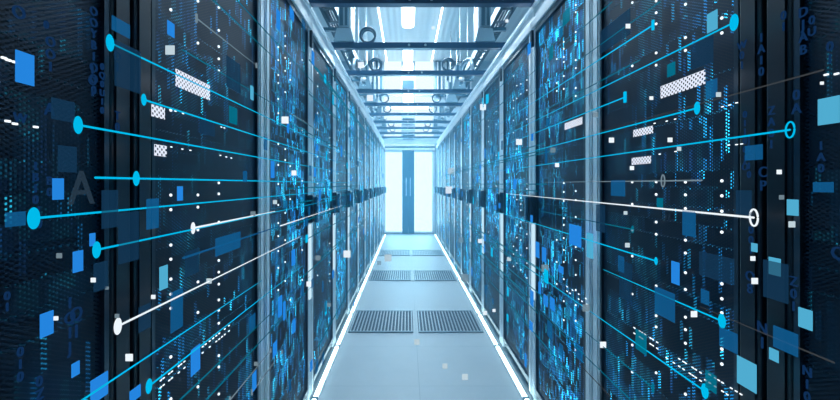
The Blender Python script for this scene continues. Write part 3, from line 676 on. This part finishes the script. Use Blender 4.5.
# ------------------------------------------------------------- floating figures of light in front of the racks
TX = {-1: -.49, 1: .65}
NAME = {'cyan': 'cyan', 'teal': 'dim teal', 'blue': 'deep blue', 'white': 'white', 'grey': 'grey', 'dim': 'faint grey'}
ENDS = {'disc': 'with a round disc end', 'square': 'with small square ends', 'ring': 'with an open ring end', 'none': 'with plain ends'}
for side, rows in ((-1, TRAILS_LEFT), (1, TRAILS_RIGHT)):
    seen = {}
    for row in sorted(rows, key=lambda q: -q[1]):
        seen.setdefault((row[4], row[5]), []).append(row)
    for (c, e), rs in seen.items():
        for i, (y, z, ys, ye, _, _, h) in enumerate(rs):
            which = '' if len(rs) == 1 else f', {ORD[i]} from the top' if i < len(rs)-1 else ', lowest of its kind'
            t = thing('light_trail', f'thin {NAME[c]} light line {ENDS[e]}, {SIDE[side]} racks{which}', 'light line', (TX[side], y, z), f'light lines along the {SIDE[side]} racks')
            g = 'glow_'+c
            r = {'cyan': .0021, 'teal': .0020, 'blue': .0028, 'white': .0024, 'grey': .0018, 'dim': .0018}[c]
            made('light_thread', lambda b: rod(b, (0, ys-y, 0), (0, ye-y, 0), r*min(1., .5+.5*y), r*.4, 6), g, t, True)
            if e == 'disc':
                def disc(b):
                    bmesh.ops.create_uvsphere(b, u_segments=20, v_segments=12, radius=h/2)
                    for v in b.verts: v.co.x *= .22; v.co.y *= .62
                made('end_disc', disc, g, t, True)
            elif e == 'ring':
                made('end_ring', lambda b: tube(b, [(h*.12*math.cos(a), h*.40*math.cos(a), h*.46*math.sin(a)) for a in [2*math.pi*q/32 for q in range(32)]], h*.05, 8, True), g, t, True)
            elif e == 'square':
                made('end_square', lambda b: box(b, -h*.10, h*.10, -h*.12, h*.12, -h/2, h/2, h*.03), g, t)
                if c == 'grey': made('end_square', lambda b: box(b, -h*.12, h*.12, ye-y-h*.14, ye-y+h*.14, -h*.4, h*.4, h*.04), g, t)
for side in (-1, 1):
    for i in range(16):
        y = random.uniform(1.6, 2.6); z = random.uniform(.25, 2.0)
        t = thing('light_trail', f'faint hair-thin teal light line among the far {SIDE[side]} racks', 'light line', (TX[side]+side*random.uniform(-.01, .02), y, z), f'hair-thin light lines along the {SIDE[side]} racks')
        made('light_thread', lambda b: rod(b, (0, 0, 0), (0, random.uniform(2.5, 5.5), 0), .0028, .003, 6), 'glow_teal', t, True)
LOOKN = {'azure': 'bright azure', 'slate': 'faint slate blue', 'perforated': 'white perforated', 'cyan': 'pale cyan', 'teal': 'dim teal', 'blue': 'deep blue'}
seen = {}
for row in TILES: seen.setdefault((row[0], row[5], rack_at((row[1]+row[2])/2)), []).append(row)
n = 0
for (side, look, k), rs in seen.items():
    rs.sort(key=lambda q: -q[4])
    for i, (_, y0, y1, z0, z1, _) in enumerate(rs):
        which = '' if len(rs) == 1 else ', topmost' if i == 0 else ', lowest' if i == len(rs)-1 else f', {ORD[i]} from the top'
        place = 'nearest' if k == 0 else ORD[k]
        n += 1
        x = TX[side]+side*(-.003 + .0018*(n % 4))
        m = 'perforated_light' if look == 'perforated' else 'glow_cyan_tile' if look == 'cyan' else 'glow_'+look
        o = made('light_tile', lambda b: box(b, -.0006, .0006, (y0-y1)/2, (y1-y0)/2, 0, z1-z0), m)
        o.location = (x, (y0+y1)/2, z0)
        tag(o, f'{LOOKN[look]} upright rectangle of light before the {place} {SIDE[side]} rack{which}', 'light tile', f'light rectangles before the {SIDE[side]} racks')
seen = {}
for row in CHIPS:
    side = -1 if row[0] < -.4 else 1 if row[0] > .55 else 0
    seen.setdefault((side, row[4], rack_at(row[1]) if side else 0), []).append(row)
for (side, look, k), rs in seen.items():
    rs.sort(key=lambda q: -q[2])
    for i, (x, y, z, s, _) in enumerate(rs):
        which = '' if len(rs) == 1 else ', topmost' if i == 0 else ', lowest' if i == len(rs)-1 else f', {ORD[i]} from the top'
        place = f'before the {"nearest" if k == 0 else ORD[k]} {SIDE[side]} rack' if side else 'over the middle of the aisle'
        o = made('light_chip', lambda b: box(b, -s/2, s/2, -.0008, .0008, -s/2, s/2), 'glow_'+look)
        o.location = (x, y, z)
        tag(o, f'small {look} square of light floating {place}{which}', 'light chip', 'small floating light squares')
# tiny flakes of light close to the middle and far racks
FL = {}
for c in ('azure', 'cyan', 'blue'):
    b = bmesh.new(); box(b, -.002, .002, -.5, .5, -.5, .5); me = bpy.data.meshes.new('light_flake'); b.to_mesh(me); b.free(); me.materials.append(M['glow_'+c]); FL[c] = me
CN = {'azure': 'azure', 'cyan': 'cyan', 'blue': 'deep blue'}
for side in (-1, 1):
    for i in range(105):
        c = random.choice(('azure', 'azure', 'cyan', 'blue', 'blue'))
        u = random.random()
        y = 1.55+6.5*u**1.35
        z = .12+1.85*random.random()
        o = bpy.data.objects.new('light_flake', FL[c]); COL.objects.link(o)
        o.location = (TX[side]-side*.03*random.random(), y, z)
        o.scale = (1, random.uniform(.018, .045)*(.7+.22*y), random.uniform(.03, .085)*(.8+.06*y))
        tag(o, f'tiny upright {CN[c]} flake of light hovering before the {SIDE[side]} racks', 'light flake', f'{CN[c]} light flakes before the {SIDE[side]} racks')
# columns of glowing characters
def glyph(side, y, z, h, text, i):
    cu = bpy.data.curves.new('glowing_text', 'FONT'); cu.body = '\n'.join(text); cu.size = h/.70; cu.extrude = .0012; cu.space_line = .92; cu.align_x = 'CENTER'; cu.align_y = 'TOP'
    tmp = bpy.data.objects.new('glowing_text', cu); COL.objects.link(tmp)
    bpy.context.view_layer.update()
    me = bpy.data.meshes.new_from_object(tmp.evaluated_get(bpy.context.evaluated_depsgraph_get()))
    bpy.data.objects.remove(tmp)
    me.materials.clear(); me.materials.append(M['glyph_grey' if h > .04 else 'glyph'])
    o = bpy.data.objects.new('glowing_text', me); COL.objects.link(o)
    # local x runs along the row, local y up
    o.rotation_euler = (math.pi/2, 0, math.pi/2 if side < 0 else -math.pi/2)
    o.location = (FACE[side]-side*(.018+.002*(i % 4)), y, z)
    return o
for i, (side, y, z, h, text) in enumerate(GLYPHS):
    o = glyph(side, y, z, h, text, i)
    read = f'reading {text}' if len(text) < 9 else 'of letters and digits'
    kind = 'single glowing blue character' if len(text) == 1 else 'column of glowing blue characters'
    tag(o, f'{kind} {read} before the {"nearest" if rack_at(y) == 0 else "second"} {SIDE[side]} rack', 'glowing characters', f'glowing characters before the {SIDE[side]} racks')

# ------------------------------------------------------------- haze, world, camera
if HAZE:
    m, nt, o = mat('aisle_haze')
    v = N(nt, 'ShaderNodeVolumeScatter'); v.inputs['Color'].default_value = (.22, .66, 1, 1); v.inputs['Density'].default_value = HAZE; v.inputs['Anisotropy'].default_value = .1
    va = N(nt, 'ShaderNodeVolumeAbsorption'); va.inputs['Color'].default_value = (.22, .66, 1, 1); va.inputs['Density'].default_value = HAZE*.7
    ad = N(nt, 'ShaderNodeAddShader'); nt.links.new(v.outputs[0], ad.inputs[0]); nt.links.new(va.outputs[0], ad.inputs[1])
    nt.links.new(ad.outputs[0], o.inputs['Volume'])
    b = bmesh.new(); box(b, -.455, .615, 1.6, END-.1, .03, RACK_H)
    h = obj('haze', b, m); h['kind'] = 'stuff'; h['label'] = 'thin cool haze hanging in the whole aisle'; h['category'] = 'haze'
w = bpy.data.worlds.new('world'); SC.world = w; w.use_nodes = True
bg = w.node_tree.nodes['Background']; bg.inputs[0].default_value = (.10, .25, .42, 1); bg.inputs[1].default_value = .02
cd = bpy.data.cameras.new('camera'); cam = bpy.data.objects.new('camera', cd); COL.objects.link(cam)
cam.location = (0, 0, CAM_H); cam.rotation_euler = (math.pi/2, 0, 0)
cd.sensor_width = 36; cd.lens = 36*406/840; cd.clip_start = .02
cd.shift_x = 13/840; cd.shift_y = -16/840
SC.camera = cam
SC.view_settings.view_transform = 'Standard'; SC.view_settings.look = 'None'; SC.view_settings.exposure = 0; SC.view_settings.gamma = 1
